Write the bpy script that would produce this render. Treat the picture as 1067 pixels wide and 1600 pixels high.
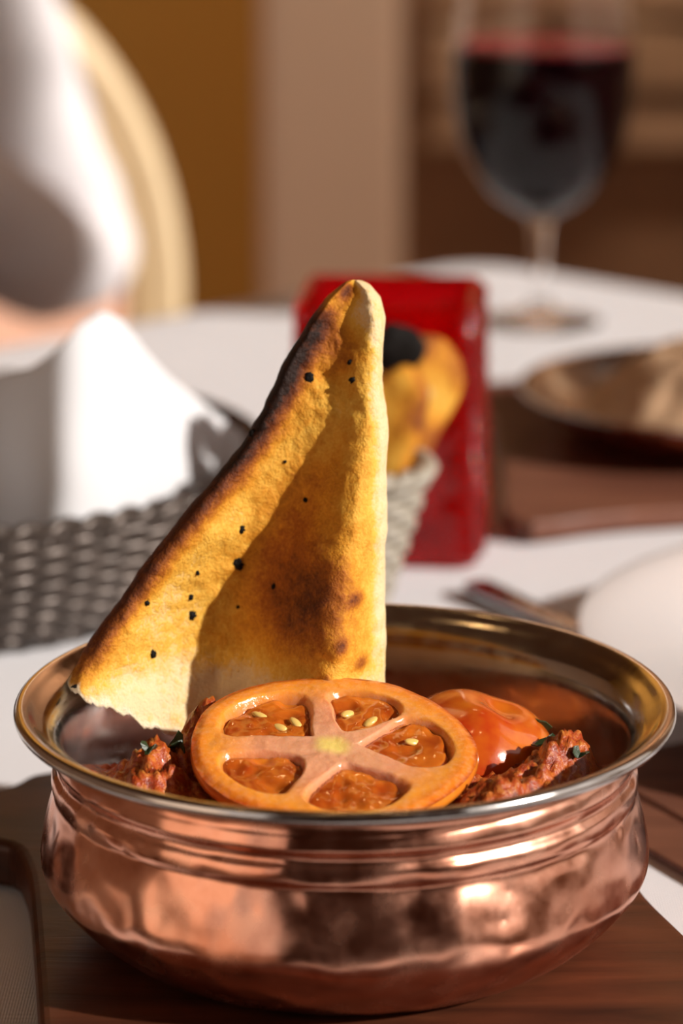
import bpy, bmesh, math, random
from mathutils import Vector, Matrix, noise
random.seed(7)
PI = math.pi
for o in list(bpy.data.objects): bpy.data.objects.remove(o)
SC = bpy.context.scene
COL = SC.collection

# ------------------------------------------------------------------ camera, world, sun, exposure
cd = bpy.data.cameras.new('camera'); cam = bpy.data.objects.new('camera', cd); COL.objects.link(cam)
cam.location = (0, -.5765, .258); cam.rotation_euler = (math.radians(90 - 14.94), 0, 0)
cd.sensor_fit = 'VERTICAL'; cd.sensor_height = 36; cd.sensor_width = 24; cd.lens = 100
cd.clip_start = .02; cd.clip_end = 60
cd.dof.use_dof = True; cd.dof.focus_distance = .605; cd.dof.aperture_fstop = 9.0; cd.dof.aperture_blades = 8
SC.camera = cam

W = bpy.data.worlds.new('world'); SC.world = W; W.use_nodes = True
W.node_tree.nodes['Background'].inputs[0].default_value = (1.0, .86, .77, 1)
W.node_tree.nodes['Background'].inputs[1].default_value = .80

sd = bpy.data.lights.new('sun', 'SUN'); sun = bpy.data.objects.new('sun', sd); COL.objects.link(sun)
sd.energy = 5.3; sd.angle = math.radians(1.2); sd.color = (1.0, .93, .86)
SUN_AZ, SUN_EL = math.radians(-25), math.radians(28)
sdir = Vector((math.cos(SUN_AZ) * math.cos(SUN_EL), math.sin(SUN_AZ) * math.cos(SUN_EL), math.sin(SUN_EL)))
sun.rotation_euler = sdir.to_track_quat('Z', 'Y').to_euler()
sun.location = (3, -1, 2)

SC.view_settings.view_transform = 'Standard'
SC.view_settings.look = 'None'
SC.view_settings.gamma = 1
SC.view_settings.use_curve_mapping = False
SC.view_settings.exposure = 0.0

# ------------------------------------------------------------------ helpers
def link(name, me, parent=None, loc=None, mat=None, smooth=True):
    o = bpy.data.objects.new(name, me); COL.objects.link(o)
    if parent: o.parent = parent
    if loc: o.location = loc
    if mat and isinstance(me, bpy.types.Mesh):
        me.materials.clear(); me.materials.append(mat)
    if smooth and isinstance(me, bpy.types.Mesh):
        me.polygons.foreach_set('use_smooth', [True] * len(me.polygons))
    return o
def mesh(name, v, f):
    me = bpy.data.meshes.new(name); me.from_pydata([tuple(p) for p in v], [], f); me.validate(); me.update(); return me
def tag(o, label=None, cat=None, group=None, kind=None):
    if label: o['label'] = label
    if cat: o['category'] = cat
    if group: o['group'] = group
    if kind: o['kind'] = kind
    return o
def thing(name, label, cat, loc=(0, 0, 0), rz=0, group=None):
    o = bpy.data.objects.new(name, None); COL.objects.link(o); o.location = loc; o.rotation_euler = (0, 0, rz)
    o.empty_display_size = .02
    return tag(o, label, cat, group)
def fix(me):
    bm = bmesh.new(); bm.from_mesh(me); bmesh.ops.recalc_face_normals(bm, faces=bm.faces); bm.to_mesh(me); bm.free(); return me
def lathe_data(prof, n=96, a0=0, a1=2 * PI):
    v, f = [], []; full = abs(a1 - a0 - 2 * PI) < 1e-6
    m = n if full else n + 1
    for r, z in prof:
        for i in range(m):
            a = a0 + (a1 - a0) * i / n; v.append((r * math.cos(a), r * math.sin(a), z))
    for k in range(len(prof) - 1):
        for i in range(n):
            j = (i + 1) % m
            f.append((k * m + i, k * m + j, (k + 1) * m + j, (k + 1) * m + i))
    return v, f
def lathe(name, prof, n=96):
    v, f = lathe_data(prof, n); me = mesh(name, v, f)
    bm = bmesh.new(); bm.from_mesh(me); bmesh.ops.remove_doubles(bm, verts=bm.verts, dist=1e-6)
    bmesh.ops.recalc_face_normals(bm, faces=bm.faces); bm.to_mesh(me); bm.free(); return me
def catmull(pts, sub=6, closed=False):
    out = []; n = len(pts); P = [Vector(p) for p in pts]
    rng = range(n if closed else n - 1)
    for i in rng:
        if closed: a, b, c, d = P[i - 1], P[i], P[(i + 1) % n], P[(i + 2) % n]
        else: a, b, c, d = P[max(i - 1, 0)], P[i], P[i + 1], P[min(i + 2, n - 1)]
        for k in range(sub):
            t = k / sub
            out.append(.5 * ((2 * b) + (c - a) * t + (2 * a - 5 * b + 4 * c - d) * t * t + (3 * b - a - 3 * c + d) * t ** 3))
    if not closed: out.append(P[-1])
    return out
def tube(name, pts, rad, n=8, closed=False):
    """round tube along points; rad a number or a list"""
    P = [Vector(p) for p in pts]; m = len(P); v, f = [], []
    up = Vector((0, 0, 1))
    for i, p in enumerate(P):
        t = (P[(i + 1) % m] - P[i - 1]) if closed else (P[min(i + 1, m - 1)] - P[max(i - 1, 0)])
        t.normalize()
        u = up if abs(t.dot(up)) < .95 else Vector((1, 0, 0))
        s = t.cross(u).normalized(); q = s.cross(t)
        r = rad[i] if isinstance(rad, (list, tuple)) else rad
        for k in range(n):
            a = 2 * PI * k / n; v.append(p + s * (r * math.cos(a)) + q * (r * math.sin(a)))
    for i in range(m if closed else m - 1):
        j = (i + 1) % m
        for k in range(n):
            l = (k + 1) % n; f.append((i * n + k, i * n + l, j * n + l, j * n + k))
    if not closed:
        f.append(tuple(range(n))[::-1]); f.append(tuple((m - 1) * n + k for k in range(n)))
    return fix(mesh(name, v, f))
def slab(name, outline, z0, z1, bev=.001, seg=3):
    """closed flat outline extruded, with rounded edges"""
    bm = bmesh.new()
    vs = [bm.verts.new((p[0], p[1], z0)) for p in outline]
    fa = bm.faces.new(vs)
    r = bmesh.ops.extrude_face_region(bm, geom=[fa])
    for e in r['geom']:
        if isinstance(e, bmesh.types.BMVert): e.co.z = z1
    bmesh.ops.recalc_face_normals(bm, faces=bm.faces)
    if bev:
        ed = [e for e in bm.edges if abs(e.verts[0].co.z - e.verts[1].co.z) < 1e-7]
        bmesh.ops.bevel(bm, geom=ed, offset=bev, segments=seg, affect='EDGES', profile=.5)
    me = bpy.data.meshes.new(name); bm.to_mesh(me); bm.free(); return me
def box(name, sx, sy, sz, bev=0, c=(0, 0, 0)):
    bm = bmesh.new(); bmesh.ops.create_cube(bm, size=1)
    for v in bm.verts: v.co = Vector((v.co.x * sx + c[0], v.co.y * sy + c[1], v.co.z * sz + c[2]))
    if bev: bmesh.ops.bevel(bm, geom=list(bm.edges), offset=bev, segments=2, affect='EDGES', profile=.5)
    me = bpy.data.meshes.new(name); bm.to_mesh(me); bm.free(); return me
def blob(name, sx, sy, sz, seed=0, amp=.15, fr=1.5, sub=3):
    bm = bmesh.new(); bmesh.ops.create_icosphere(bm, subdivisions=sub, radius=1)
    for v in bm.verts:
        k = 1 + amp * noise.noise(v.co * fr + Vector((seed * 7.1, seed * 3.3, 1)))
        v.co = Vector((v.co.x * sx * k, v.co.y * sy * k, v.co.z * sz * k))
    me = bpy.data.meshes.new(name); bm.to_mesh(me); bm.free(); return me
def fbm(p, oc=4, H=1.0): return noise.fractal(Vector(p), H, 2.0, oc, noise_basis='PERLIN_ORIGINAL')
def interp(tab, x):
    if x <= tab[0][0]: return tab[0][1]
    for (a, b), (c, d) in zip(tab, tab[1:]):
        if x <= c: return b + (d - b) * (x - a) / (c - a)
    return tab[-1][1]
def gauss(d, s): return math.exp(-(d / s) ** 2)
def sstep(a, b, x):
    t = min(1, max(0, (x - a) / (b - a))); return t * t * (3 - 2 * t)
def cattr(me, name, cols):
    a = me.color_attributes.new(name, 'FLOAT_COLOR', 'POINT')
    a.data.foreach_set('color', [c for q in cols for c in (q[0], q[1], q[2], 1)])

# ------------------------------------------------------------------ materials
class NT:
    def __init__(s, name):
        s.m = bpy.data.materials.new(name); s.m.use_nodes = True; s.t = s.m.node_tree; s.n = s.t.nodes
        s.b = s.n['Principled BSDF']; s.out = s.n['Material Output']
        s.tc = s.n.new('ShaderNodeTexCoord')
    def node(s, ty, **k):
        n = s.n.new('ShaderNode' + ty)
        for a, b in k.items(): setattr(n, a, b)
        return n
    def l(s, a, b): s.t.links.new(a, b)
    def set(s, **k):
        for a, b in k.items():
            key = {'color': 'Base Color', 'rough': 'Roughness', 'metal': 'Metallic', 'trans': 'Transmission Weight', 'ior': 'IOR',
                   'sss': 'Subsurface Weight', 'coat': 'Coat Weight', 'spec': 'Specular IOR Level', 'sheen': 'Sheen Weight',
                   'sssr': 'Subsurface Radius', 'ssss': 'Subsurface Scale', 'coatr': 'Coat Roughness', 'alpha': 'Alpha'}[a]
            if a == 'color': b = (*b, 1)
            s.b.inputs[key].default_value = b
        return s
    def noise(s, scale, detail=4, rough=.55, dist=0, vec=None):
        n = s.node('TexNoise'); n.inputs['Scale'].default_value = scale; n.inputs['Detail'].default_value = detail
        n.inputs['Roughness'].default_value = rough; n.inputs['Distortion'].default_value = dist
        s.l(vec or s.tc.outputs['Object'], n.inputs['Vector']); return n.outputs['Fac']
    def map(s, scale):
        n = s.node('Mapping'); n.inputs['Scale'].default_value = scale; s.l(s.tc.outputs['Object'], n.inputs['Vector']); return n.outputs['Vector']
    def ramp(s, fac, stops):
        r = s.node('ValToRGB'); cr = r.color_ramp
        while len(cr.elements) < len(stops): cr.elements.new(.5)
        for e, (p, c) in zip(cr.elements, stops): e.position = p; e.color = (*c, 1)
        s.l(fac, r.inputs[0]); return r.outputs[0]
    def mix(s, fac, a, b, mode='MIX'):
        m = s.node('Mix', data_type='RGBA', blend_type=mode)
        for sock, val in ((m.inputs[0], fac), (m.inputs[6], a), (m.inputs[7], b)):
            if isinstance(val, bpy.types.NodeSocket): s.l(val, sock)
            elif isinstance(val, (int, float)): sock.default_value = val
            else: sock.default_value = (*val, 1)
        return m.outputs[2]
    def math(s, op, a, b=0.0):
        m = s.node('Math', operation=op)
        for sock, val in ((m.inputs[0], a), (m.inputs[1], b)):
            if isinstance(val, bpy.types.NodeSocket): s.l(val, sock)
            else: sock.default_value = val
        return m.outputs[0]
    def bump(s, h, strength=.3, dist=.001):
        b = s.node('Bump'); b.inputs['Strength'].default_value = strength; b.inputs['Distance'].default_value = dist
        s.l(h, b.inputs['Height']); s.l(b.outputs['Normal'], s.b.inputs['Normal']); return s
    def col(s, sock): s.l(sock, s.b.inputs['Base Color']); return s

def m_plain(name, color, rough=.6, var=.12, scale=40, bump=0, **k):
    t = NT(name).set(rough=rough, **k)
    nz = t.noise(scale, 4)
    t.col(t.mix(nz, [c * (1 - var) for c in color], [min(1, c * (1 + var)) for c in color]))
    if bump: t.bump(t.noise(scale * 4, 3), bump, .001)
    return t.m

def m_copper():
    t = NT('copper').set(metal=1, rough=.2)
    big = t.noise(38, 2, .5)
    v = t.node('TexVoronoi'); v.inputs['Scale'].default_value = 95; v.feature = 'SMOOTH_F1'
    t.l(t.tc.outputs['Object'], v.inputs['Vector'])
    t.col(t.ramp(t.noise(60, 6, .65), [(.3, (.56, .22, .13)), (.52, (.82, .40, .27)), (.75, (.93, .53, .38))]))
    t.l(t.ramp(t.noise(120, 5), [(.3, (.14,) * 3), (.75, (.34,) * 3)]), t.b.inputs['Roughness'])
    h = t.math('ADD', t.math('MULTIPLY', big, 1.0), t.math('MULTIPLY', v.outputs['Distance'], .5))
    return t.bump(h, .42, .006).m
def m_steel(name='steel', c=(.66, .635, .615), r=.15):
    t = NT(name).set(metal=1, rough=r)
    t.col(t.mix(t.noise(90, 4), [x * .86 for x in c], c))
    t.l(t.ramp(t.noise(200, 4), [(.3, (r * .7,) * 3), (.8, (r * 1.7,) * 3)]), t.b.inputs['Roughness'])
    return t.bump(t.noise(60, 3), .05, .002).m
def m_wood(name, c0, c1, rough=.45, sc=(14, 90, 60), bump=.25):
    t = NT(name).set(rough=rough, spec=.35)
    vec = t.map(sc)
    n = t.noise(1.0, 6, .6, .6, vec)
    t.col(t.ramp(n, [(.28, c0), (.5, [(a + b) / 2 for a, b in zip(c0, c1)]), (.72, c1)]))
    return t.bump(n, bump, .0012).m
def m_cloth(name, c=(.83, .82, .83), wrinkle=12):
    t = NT(name).set(rough=.85, sheen=.1, spec=.2)
    t.col(t.mix(t.noise(8, 3), [x * .96 for x in c], c))
    wv = t.node('TexWave', wave_type='BANDS', bands_direction='X'); wv.inputs['Scale'].default_value = 500
    w2 = t.node('TexWave', wave_type='BANDS', bands_direction='Y'); w2.inputs['Scale'].default_value = 500
    t.l(t.tc.outputs['Object'], wv.inputs['Vector']); t.l(t.tc.outputs['Object'], w2.inputs['Vector'])
    h = t.math('ADD', t.math('MULTIPLY', t.math('ADD', wv.outputs['Fac'], w2.outputs['Fac']), .05), t.math('MULTIPLY', t.noise(wrinkle, 3), 1.0))
    return t.bump(h, .25, .004).m
def m_naan():
    t = NT('naan_crust').set(rough=.62, sss=.06, sssr=(.6, .3, .1), ssss=.004, spec=.22)
    a = t.node('VertexColor', layer_name='toast'); sp = t.node('SeparateColor'); t.l(a.outputs['Color'], sp.inputs[0])
    n1 = t.noise(70, 5, .6); n2 = t.noise(420, 5, .65); n3 = t.noise(1500, 3, .6)
    # browning: script attribute plus mottled grain of the crust
    tt = t.math('ADD', sp.outputs[0], t.math('MULTIPLY', t.math('SUBTRACT', n1, .5), .42))
    tt = t.math('ADD', tt, t.math('MULTIPLY', t.math('SUBTRACT', n2, .5), .40))
    tt = t.math('ADD', tt, t.math('MULTIPLY', t.math('SUBTRACT', n3, .5), .30))
    c = t.ramp(tt, [(0.0, (.80, .60, .34)), (.20, (.80, .45, .065)), (.40, (.66, .275, .020)), (.60, (.36, .105, .010)), (.80, (.13, .030, .007)), (1.0, (.022, .010, .007))])
    c = t.mix(sp.outputs[1], c, t.ramp(n2, [(.3, (.72, .55, .33)), (.7, (.86, .74, .55))]))
    t.col(c)
    h = t.math('ADD', t.math('MULTIPLY', n2, .8), t.math('MULTIPLY', n3, .5))
    return t.bump(t.math('ADD', h, t.math('MULTIPLY', n1, 1.3)), .6, .0014).m
def m_curry():
    t = NT('curry_sauce').set(rough=.38, sss=.05, sssr=(.8, .2, .05), ssss=.003, coat=.3, coatr=.06)
    n = t.noise(260, 7, .7); n2 = t.noise(600, 4, .6)
    t.col(t.mix(t.ramp(n2, [(.5, (0, 0, 0)), (.75, (1, 1, 1))]), t.ramp(n, [(.3, (.075, .010, .004)), (.48, (.34, .040, .006)), (.68, (.58, .15, .018))]), (.60, .22, .04)))
    return t.bump(t.math('ADD', n2, t.noise(320, 4)), .5, .0014).m
def m_tomato_flesh():
    t = NT('tomato_flesh').set(rough=.2, sss=.35, sssr=(1, .35, .12), ssss=.005, coat=.25, coatr=.1)
    a = t.node('VertexColor', layer_name='zone'); sp = t.node('SeparateColor'); t.l(a.outputs['Color'], sp.inputs[0])
    n = t.noise(260, 5, .6)
    # red channel: distance from core (0) to skin (1); green: core; blue: seed chamber
    r = t.math('ADD', sp.outputs[0], t.math('MULTIPLY', t.math('SUBTRACT', n, .5), .10))
    c = t.ramp(r, [(0, (.70, .34, .19)), (.5, (.72, .30, .15)), (.72, (.76, .28, .065)), (.85, (.82, .30, .03)), (.965, (.76, .20, .015)), (1.0, (.55, .08, .008))])
    c = t.mix(t.ramp(t.noise(700, 4, .7), [(.45, (0, 0, 0)), (.8, (.35,) * 3)]), c, (.80, .48, .30))
    c = t.mix(sp.outputs[1], c, (.82, .62, .17))
    c = t.mix(sp.outputs[2], c, (.50, .10, .012))
    t.col(c); return t.bump(t.math('ADD', n, t.noise(90, 3)), .45, .0010).m
def m_tomato_skin(name, c0, c1):
    t = NT(name).set(rough=.16, sss=.2, sssr=(1, .25, .08), ssss=.004, coat=.6, coatr=.06)
    t.col(t.ramp(t.noise(60, 4, .6), [(.32, c0), (.68, c1)])); return t.bump(t.noise(500, 3), .08, .0005).m
def m_gel():
    t = NT('tomato_gel').set(rough=.1, sss=.4, sssr=(1, .3, .08), ssss=.004, coat=.8, coatr=.03)
    t.col(t.ramp(t.noise(120, 3, .5), [(.3, (.30, .035, .004)), (.7, (.66, .17, .014))])); return t.bump(t.noise(110, 2), .2, .001).m
def m_redglass():
    t = NT('red_glass').set(color=(.78, .004, .010), rough=.05, ior=1.48, trans=1)
    tr = t.node('BsdfTranslucent'); tr.inputs[0].default_value = (.92, .008, .010, 1)
    mx = t.node('MixShader'); mx.inputs[0].default_value = .28
    t.l(t.b.outputs[0], mx.inputs[1]); t.l(tr.outputs[0], mx.inputs[2]); t.l(mx.outputs[0], t.out.inputs['Surface'])
    t.bump(t.noise(160, 2), .2, .002); return t.m
def m_glass(name, c=(1, 1, 1), r=0.0):
    return NT(name).set(color=c, rough=r, ior=1.36, trans=1).m
def m_stone():
    t = NT('brown_stone').set(rough=.9)
    oi = t.node('ObjectInfo')
    c = t.ramp(oi.outputs['Random'], [(0, (.46, .28, .17)), (.5, (.62, .39, .25)), (1, (.76, .52, .36))])
    t.col(t.mix(t.noise(9, 5, .65), c, (.34, .20, .12)))
    return t.bump(t.noise(25, 5), .5, .02).m
def m_emit(name, c, s):
    t = NT(name); t.set(color=c); t.b.inputs['Emission Color'].default_value = (*c, 1); t.b.inputs['Emission Strength'].default_value = s; return t.m

M = dict(
    copper=m_copper(), steel=m_steel(), cutlery=m_steel('cutlery_steel', (.55, .55, .57), .2),
    board=m_wood('dark_board_wood', (.018, .006, .004), (.12, .034, .014), .42),
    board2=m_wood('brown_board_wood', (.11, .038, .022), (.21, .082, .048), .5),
    cloth=m_cloth('white_tablecloth', (.77, .76, .785)), napkin=m_cloth('white_napkin', (.70, .70, .72), 20),
    naan=m_naan(), curry=m_curry(), flesh=m_tomato_flesh(), gel=m_gel(),
    skin_t=m_tomato_skin('tomato_skin', (.62, .10, .008), (.76, .24, .02)),
    skin_r=m_tomato_skin('tomato_wedge_skin', (.42, .022, .005), (.66, .19, .012)),
    seed=m_plain('tomato_seed', (.78, .52, .14), .25, .15, 300, coat=.5), char=m_plain('char', (.008, .006, .005), .7, .3, 300, .4, spec=.15),
    herb=m_plain('coriander', (.022, .040, .012), .4, .4, 200, .2), cream=m_plain('cream_bits', (.75, .62, .55), .25, .1, 300),
    redglass=m_redglass(), glass=m_glass('clear_glass'), wine=m_plain('red_wine', (.006, .0006, .0015), .1, .1, 20, spec=.02), winetop=m_plain('red_wine_surface', (.36, .035, .045), .15, .1, 20),
    basket=m_plain('grey_wicker', (.085, .066, .056), .32, .7, 110, .25, metal=.5), palebasket=m_plain('pale_wicker', (.34, .30, .24), .45, .3, 80, .25),
    porcelain=m_plain('white_porcelain', (.77, .77, .79), .15, .02, 10, coat=.4),
    ochre=m_plain('ochre_wall_paint', (.66, .36, .075), .9, .08, 3, .1), beige=m_plain('beige_plaster', (.82, .62, .50), .9, .06, 3, .1),
    mortar=m_plain('brown_mortar', (.28, .15, .085), .95, .2, 12, .3), stone=m_stone(),
    floor=m_wood('floor_wood', (.10, .045, .022), (.20, .10, .05), .4, (2, 14, 8)), ceil=m_plain('brown_ceiling', (.20, .12, .075), .9, .1, 2),
    added_dark=m_plain('added_dark_wall', (.09, .045, .03), .8, .15, 3), cream_wall=m_plain('cream_wall', (.72, .58, .46), .9, .06, 3),
    chairwood=m_wood('cream_chair_wood', (.66, .49, .27), (.80, .64, .42), .4, (9, 9, 3), .05), pad=m_plain('salmon_upholstery', (.74, .42, .29), .85, .08, 60, .2),
    shirt=m_cloth('white_shirt', (.78, .75, .77), 10), trousers=m_plain('navy_trousers', (.03, .035, .06), .9, .2, 60, .2),
    skin=m_plain('skin', (.62, .36, .25), .5, .06, 30, sss=.1), hair=m_plain('brown_hair', (.06, .035, .02), .55, .4, 90, .4),
    rice=m_plain('rice', (.62, .40, .24), .55, .35, 220, .5), tablewood=m_wood('table_wood', (.16, .08, .04), (.26, .14, .07), .5, (4, 20, 20)),
    bulb=m_emit('warm_bulb', (1, .62, .26), 30), lampmetal=m_plain('brass', (.55, .36, .14), .3, .1, 30, metal=1), wick=m_plain('wax', (.8, .7, .6), .5, .05, 30, sss=.2),
)

# ------------------------------------------------------------------ the room
FZ = -.75
def struct(name, me, m, **k):
    return tag(link(name, me, mat=m, smooth=False, **k), kind='structure')
struct('floor', box('floor', 8, 9, .04, c=(.6, .4, FZ - .02)), M['floor'])
struct('ceiling', box('ceiling', 4.4, 5.0, .05, c=(-.4, .6, 1.95)), M['ceil'])
struct('wall_back', box('wall_back', 2.76, .1, 2.7, c=(-1.42, 3.15, .575)), M['ochre'])
struct('wall_pillar', box('wall_pillar', .165, .40, 2.7, .012, c=(-.012, 2.94, .575)), M['beige'])
wr = struct('wall_right', box('wall_right', 1.80, .1, 2.7, c=(.88, 2.86, .575)), M['mortar'])
struct('wall_left', box('wall_left', .1, 6.4, 2.7, c=(-2.6, .1, .575)), M['cream_wall'])
struct('wall_added_dark', box('wall_added_dark', 2.6, .1, 2.7, c=(.45, -1.9, .575)), M['added_dark'])  # added unseen dark panel, mirrored as the dark centre of the copper bowl
# window side: unseen wall added to shade the back walls, sun enters by its opening
struct('wall_added_side', box('wall_added_side', .12, 1.65, 2.7, c=(1.76, 1.985, .575)), M['cream_wall'])
struct('wall_sill', box('wall_sill', .12, 3.1, .8, c=(1.76, -.39, -.35)), M['cream_wall'])
w1 = struct('window_1', box('window_1', .10, 3.1, .05, .004, c=(1.76, -.39, .075)), M['chairwood'])
link('window_frame', box('window_frame', .08, .06, 1.82, .004, c=(1.76, 1.125, 1.01)), w1, mat=M['chairwood'], smooth=False)
struct('wall_added_pier', box('wall_added_pier', .12, .215, 1.9, c=(1.76, .288, .98)), M['cream_wall'])  # added unseen block that keeps the sun off the seated person's chest
# stones of the right-hand wall, laid in courses
smesh = []
for k in range(5):
    bm = bmesh.new(); bmesh.ops.create_cube(bm, size=1)
    bmesh.ops.bevel(bm, geom=[e for e in bm.edges], offset=.08, segments=1, affect='EDGES')
    for v in bm.verts: v.co += Vector([random.uniform(-.035, .035) for _ in range(3)])
    me = bpy.data.meshes.new('stone'); bm.to_mesh(me); bm.free(); me.materials.append(M['stone']); smesh.append(me)
z = -.20
while z < .62:
    h = random.uniform(.05, .10); x = .10 + random.uniform(-.1, 0)
    while x < 1.25:
        w = random.uniform(.14, .34)
        s = bpy.data.objects.new('stone', random.choice(smesh)); COL.objects.link(s); s.parent = wr
        s.location = (max(x, .10) + w / 2, 2.81 - random.uniform(0, .012), z + h / 2); s.scale = (w - .012, .05, h - .012)
        x += w
    z += h

# ------------------------------------------------------------------ table and cloth
TC, TS = Vector((.0702, .9176)), .82          # far corner and side; the table stands on the diagonal
def tpt(a, b): return Vector((TC.x, TC.y)) + Vector((-1, -1)) * (a / math.sqrt(2)) + Vector((1, -1)) * (b / math.sqrt(2))
def rsq(inset, rad, n=10):
    out = []
    for (ca, cb, st) in ((inset + rad, inset + rad, PI), (TS - inset - rad, inset + rad, 1.5 * PI), (TS - inset - rad, TS - inset - rad, 0), (inset + rad, TS - inset - rad, .5 * PI)):
        for k in range(n + 1):
            a = st + .5 * PI * k / n; out.append(tpt(ca + rad * math.cos(a), cb + rad * math.sin(a)))
    return out
def dense(pl, step):
    out = []
    for i, p in enumerate(pl):
        q = pl[(i + 1) % len(pl)]; m = max(1, int((q - p).length / step))
        for k in range(m): out.append(p.lerp(q, k / m))
    return out
tb = thing('dining_table', 'square wooden dining table standing under the white tablecloth', 'table', (tpt(.5, .5).x, tpt(.5, .5).y, FZ))
ctr = tpt(.5, .5)
link('table_top', slab('table_top', [p - ctr for p in rsq(.012, .02)], .72, .7475, .003), tb, mat=M['tablewood'], smooth=False)
for (a, b) in ((.06, .06), (.94, .06), (.94, .94), (.06, .94)):
    p = tpt(a, b) - ctr
    lg = link('leg', box('leg', .05, .05, .72, .004, c=(0, 0, .36)), tb, (p.x, p.y, 0), M['tablewood'], False); lg.rotation_euler.z = PI / 4
# the cloth: flat top, rounded edge, skirt falling in soft folds
base = dense(rsq(.004, .03, 8), .008); n = len(base); v, f = [], []
rings = [(.30, 0.0), (.6, 0), (.8, 0), (.93, 0), (.98, 0), (.994, -.0006), (1.0, -.004)]
for sc, zz in rings:
    for p in base:
        q = ctr + (p - ctr) * sc
        wv = .0007 * fbm((q.x * 9, q.y * 9, 0), 3) if sc < .99 else 0
        v.append((q.x, q.y, zz + wv - .0005))
per = 0; acc = [0]
for i in range(n): per += (base[(i + 1) % n] - base[i]).length; acc.append(per)
for d in (.02, .05, .09, .14, .19, .235):
    for i, p in enumerate(base):
        s = acc[i] / per * 2 * PI; fold = math.sin(s * 23 + 1.2 * math.sin(s * 5)) * .5 + .5
        out = (p - ctr).normalized() * (.002 + d * .13 * fold)
        q = p + out; v.append((q.x, q.y, -.004 - d))
R = len(rings) + 6
for k in range(R - 1):
    for i in range(n):
        j = (i + 1) % n; f.append((k * n + i, k * n + j, (k + 1) * n + j, (k + 1) * n + i))
f.append(tuple(range(n))[::-1])
tag(link('tablecloth', fix(mesh('tablecloth', v, f)), mat=M['cloth']), 'white tablecloth covering the table under all the dishes', 'tablecloth')

# ------------------------------------------------------------------ wooden board under the copper bowl
out = catmull([(-.074, .0945), (-.0845, .083), (-.115, .072), (-.165, .073), (-.195, .066), (-.200, .050), (-.190, .037), (-.150, .036), (-.105, .043), (-.0805, .0465),
               (-.0725, .032), (-.0670, -.003), (-.0605, -.052), (-.056, -.080), (-.042, -.098), (-.01, -.106), (.05, -.106), (.080, -.098), (.092, -.075), (.084, -.040), (.0742, -.006),
               (.0680, .0155), (.062, .045), (.045, .078), (.01, .096), (-.04, .100)], 5, True)
tag(link('serving_board', slab('serving_board', [(p.x, p.y) for p in [Vector((*q[:2], 0)) for q in out]], .0004, .012, .0022, 3), mat=M['board'], smooth=False),
    'dark brown wooden paddle board with rounded handle under the copper bowl', 'board')

# ------------------------------------------------------------------ the copper bowl
BX, BZ = .0007, .0122
bowl = thing('copper_bowl', 'large copper bowl with bright steel rim standing on the dark board', 'bowl', (BX, 0, BZ))
def prof(pts, sub=5): return [(max(p.x, 0), p.y) for p in catmull([(r, z, 0) for r, z in pts], sub)]
cop = prof([(0, 0), (.03, 0), (.047, .0002), (.0525, .0018), (.0580, .0062), (.0625, .0112), (.0650, .0150), (.0655, .0185), (.0648, .0235), (.0634, .0290), (.0624, .0322), (.0628, .0340), (.0626, .0362),
            (.0616, .0378), (.0617, .0392), (.0622, .0405), (.0618, .0425), (.0612, .0440), (.0616, .0462), (.0634, .0480)])
link('body', lathe('body', cop, 128), bowl, mat=M['copper'])
lin = prof([(.0628, .0474), (.0660, .0476), (.0690, .0482), (.0703, .0494), (.0702, .0506), (.0693, .0513), (.0678, .0510), (.0660, .0498), (.0636, .0484), (.0614, .0462), (.0602, .0432),
            (.0598, .038), (.0594, .028), (.0584, .018), (.054, .008), (.045, .0035), (.02, .003), (0, .003)])
link('steel_lining', lathe('steel_lining', lin, 128), bowl, mat=M['steel'])
# ------------------------------------------------------------------ curry
cz = .0340                      # sauce level above the bowl's base
v, f = [], []; NR, NA = 90, 260
mounds = [(.0465, -.010, .0110, .0075), (.040, -.022, .006, .009), (.051, -.004, .006, .006), (-.029, .003, .0165, .0060), (-.037, -.012, .0085, .010), (.0305, -.031, .0085, .0060), (-.042, -.020, .006, .008), (0, .03, .003, .02), (.020, -.01, .003, .016)]
for i in range(NR + 1):
    r = .0597 * i / NR
    for k in range(NA):
        a = 2 * PI * k / NA; x, y = r * math.cos(a), r * math.sin(a)
        h = 0
        for mx, my, mh, ms in mounds: h += mh * gauss(math.hypot(x - mx, y - my), ms)
        edge = sstep(.0597, .050, r)
        nz = .0034 * fbm((x * 90, y * 90, 3), 3, .9) + .0022 * fbm((x * 300, y * 300, 7), 5, .6)
        h = h * edge - .011 * sstep(.0, .036, y) + nz * (.25 + .75 * edge) * (.7 + 45 * h * edge)
        v.append((x, y, cz + max(h, -.014)))
for i in range(NR):
    for k in range(NA):
        l = (k + 1) % NA; f.append((i * NA + k, i * NA + l, (i + 1) * NA + l, (i + 1) * NA + k))
cur = tag(link('curry', mesh('curry', v, f), loc=(BX, 0, BZ), mat=M['curry']), 'red-orange lumpy curry sauce filling the large copper bowl', 'curry', kind='stuff')
def curry_z(x, y):
    h = 0
    for mx, my, mh, ms in mounds: h += mh * gauss(math.hypot(x - mx, y - my), ms)
    return BZ + cz + h
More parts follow.
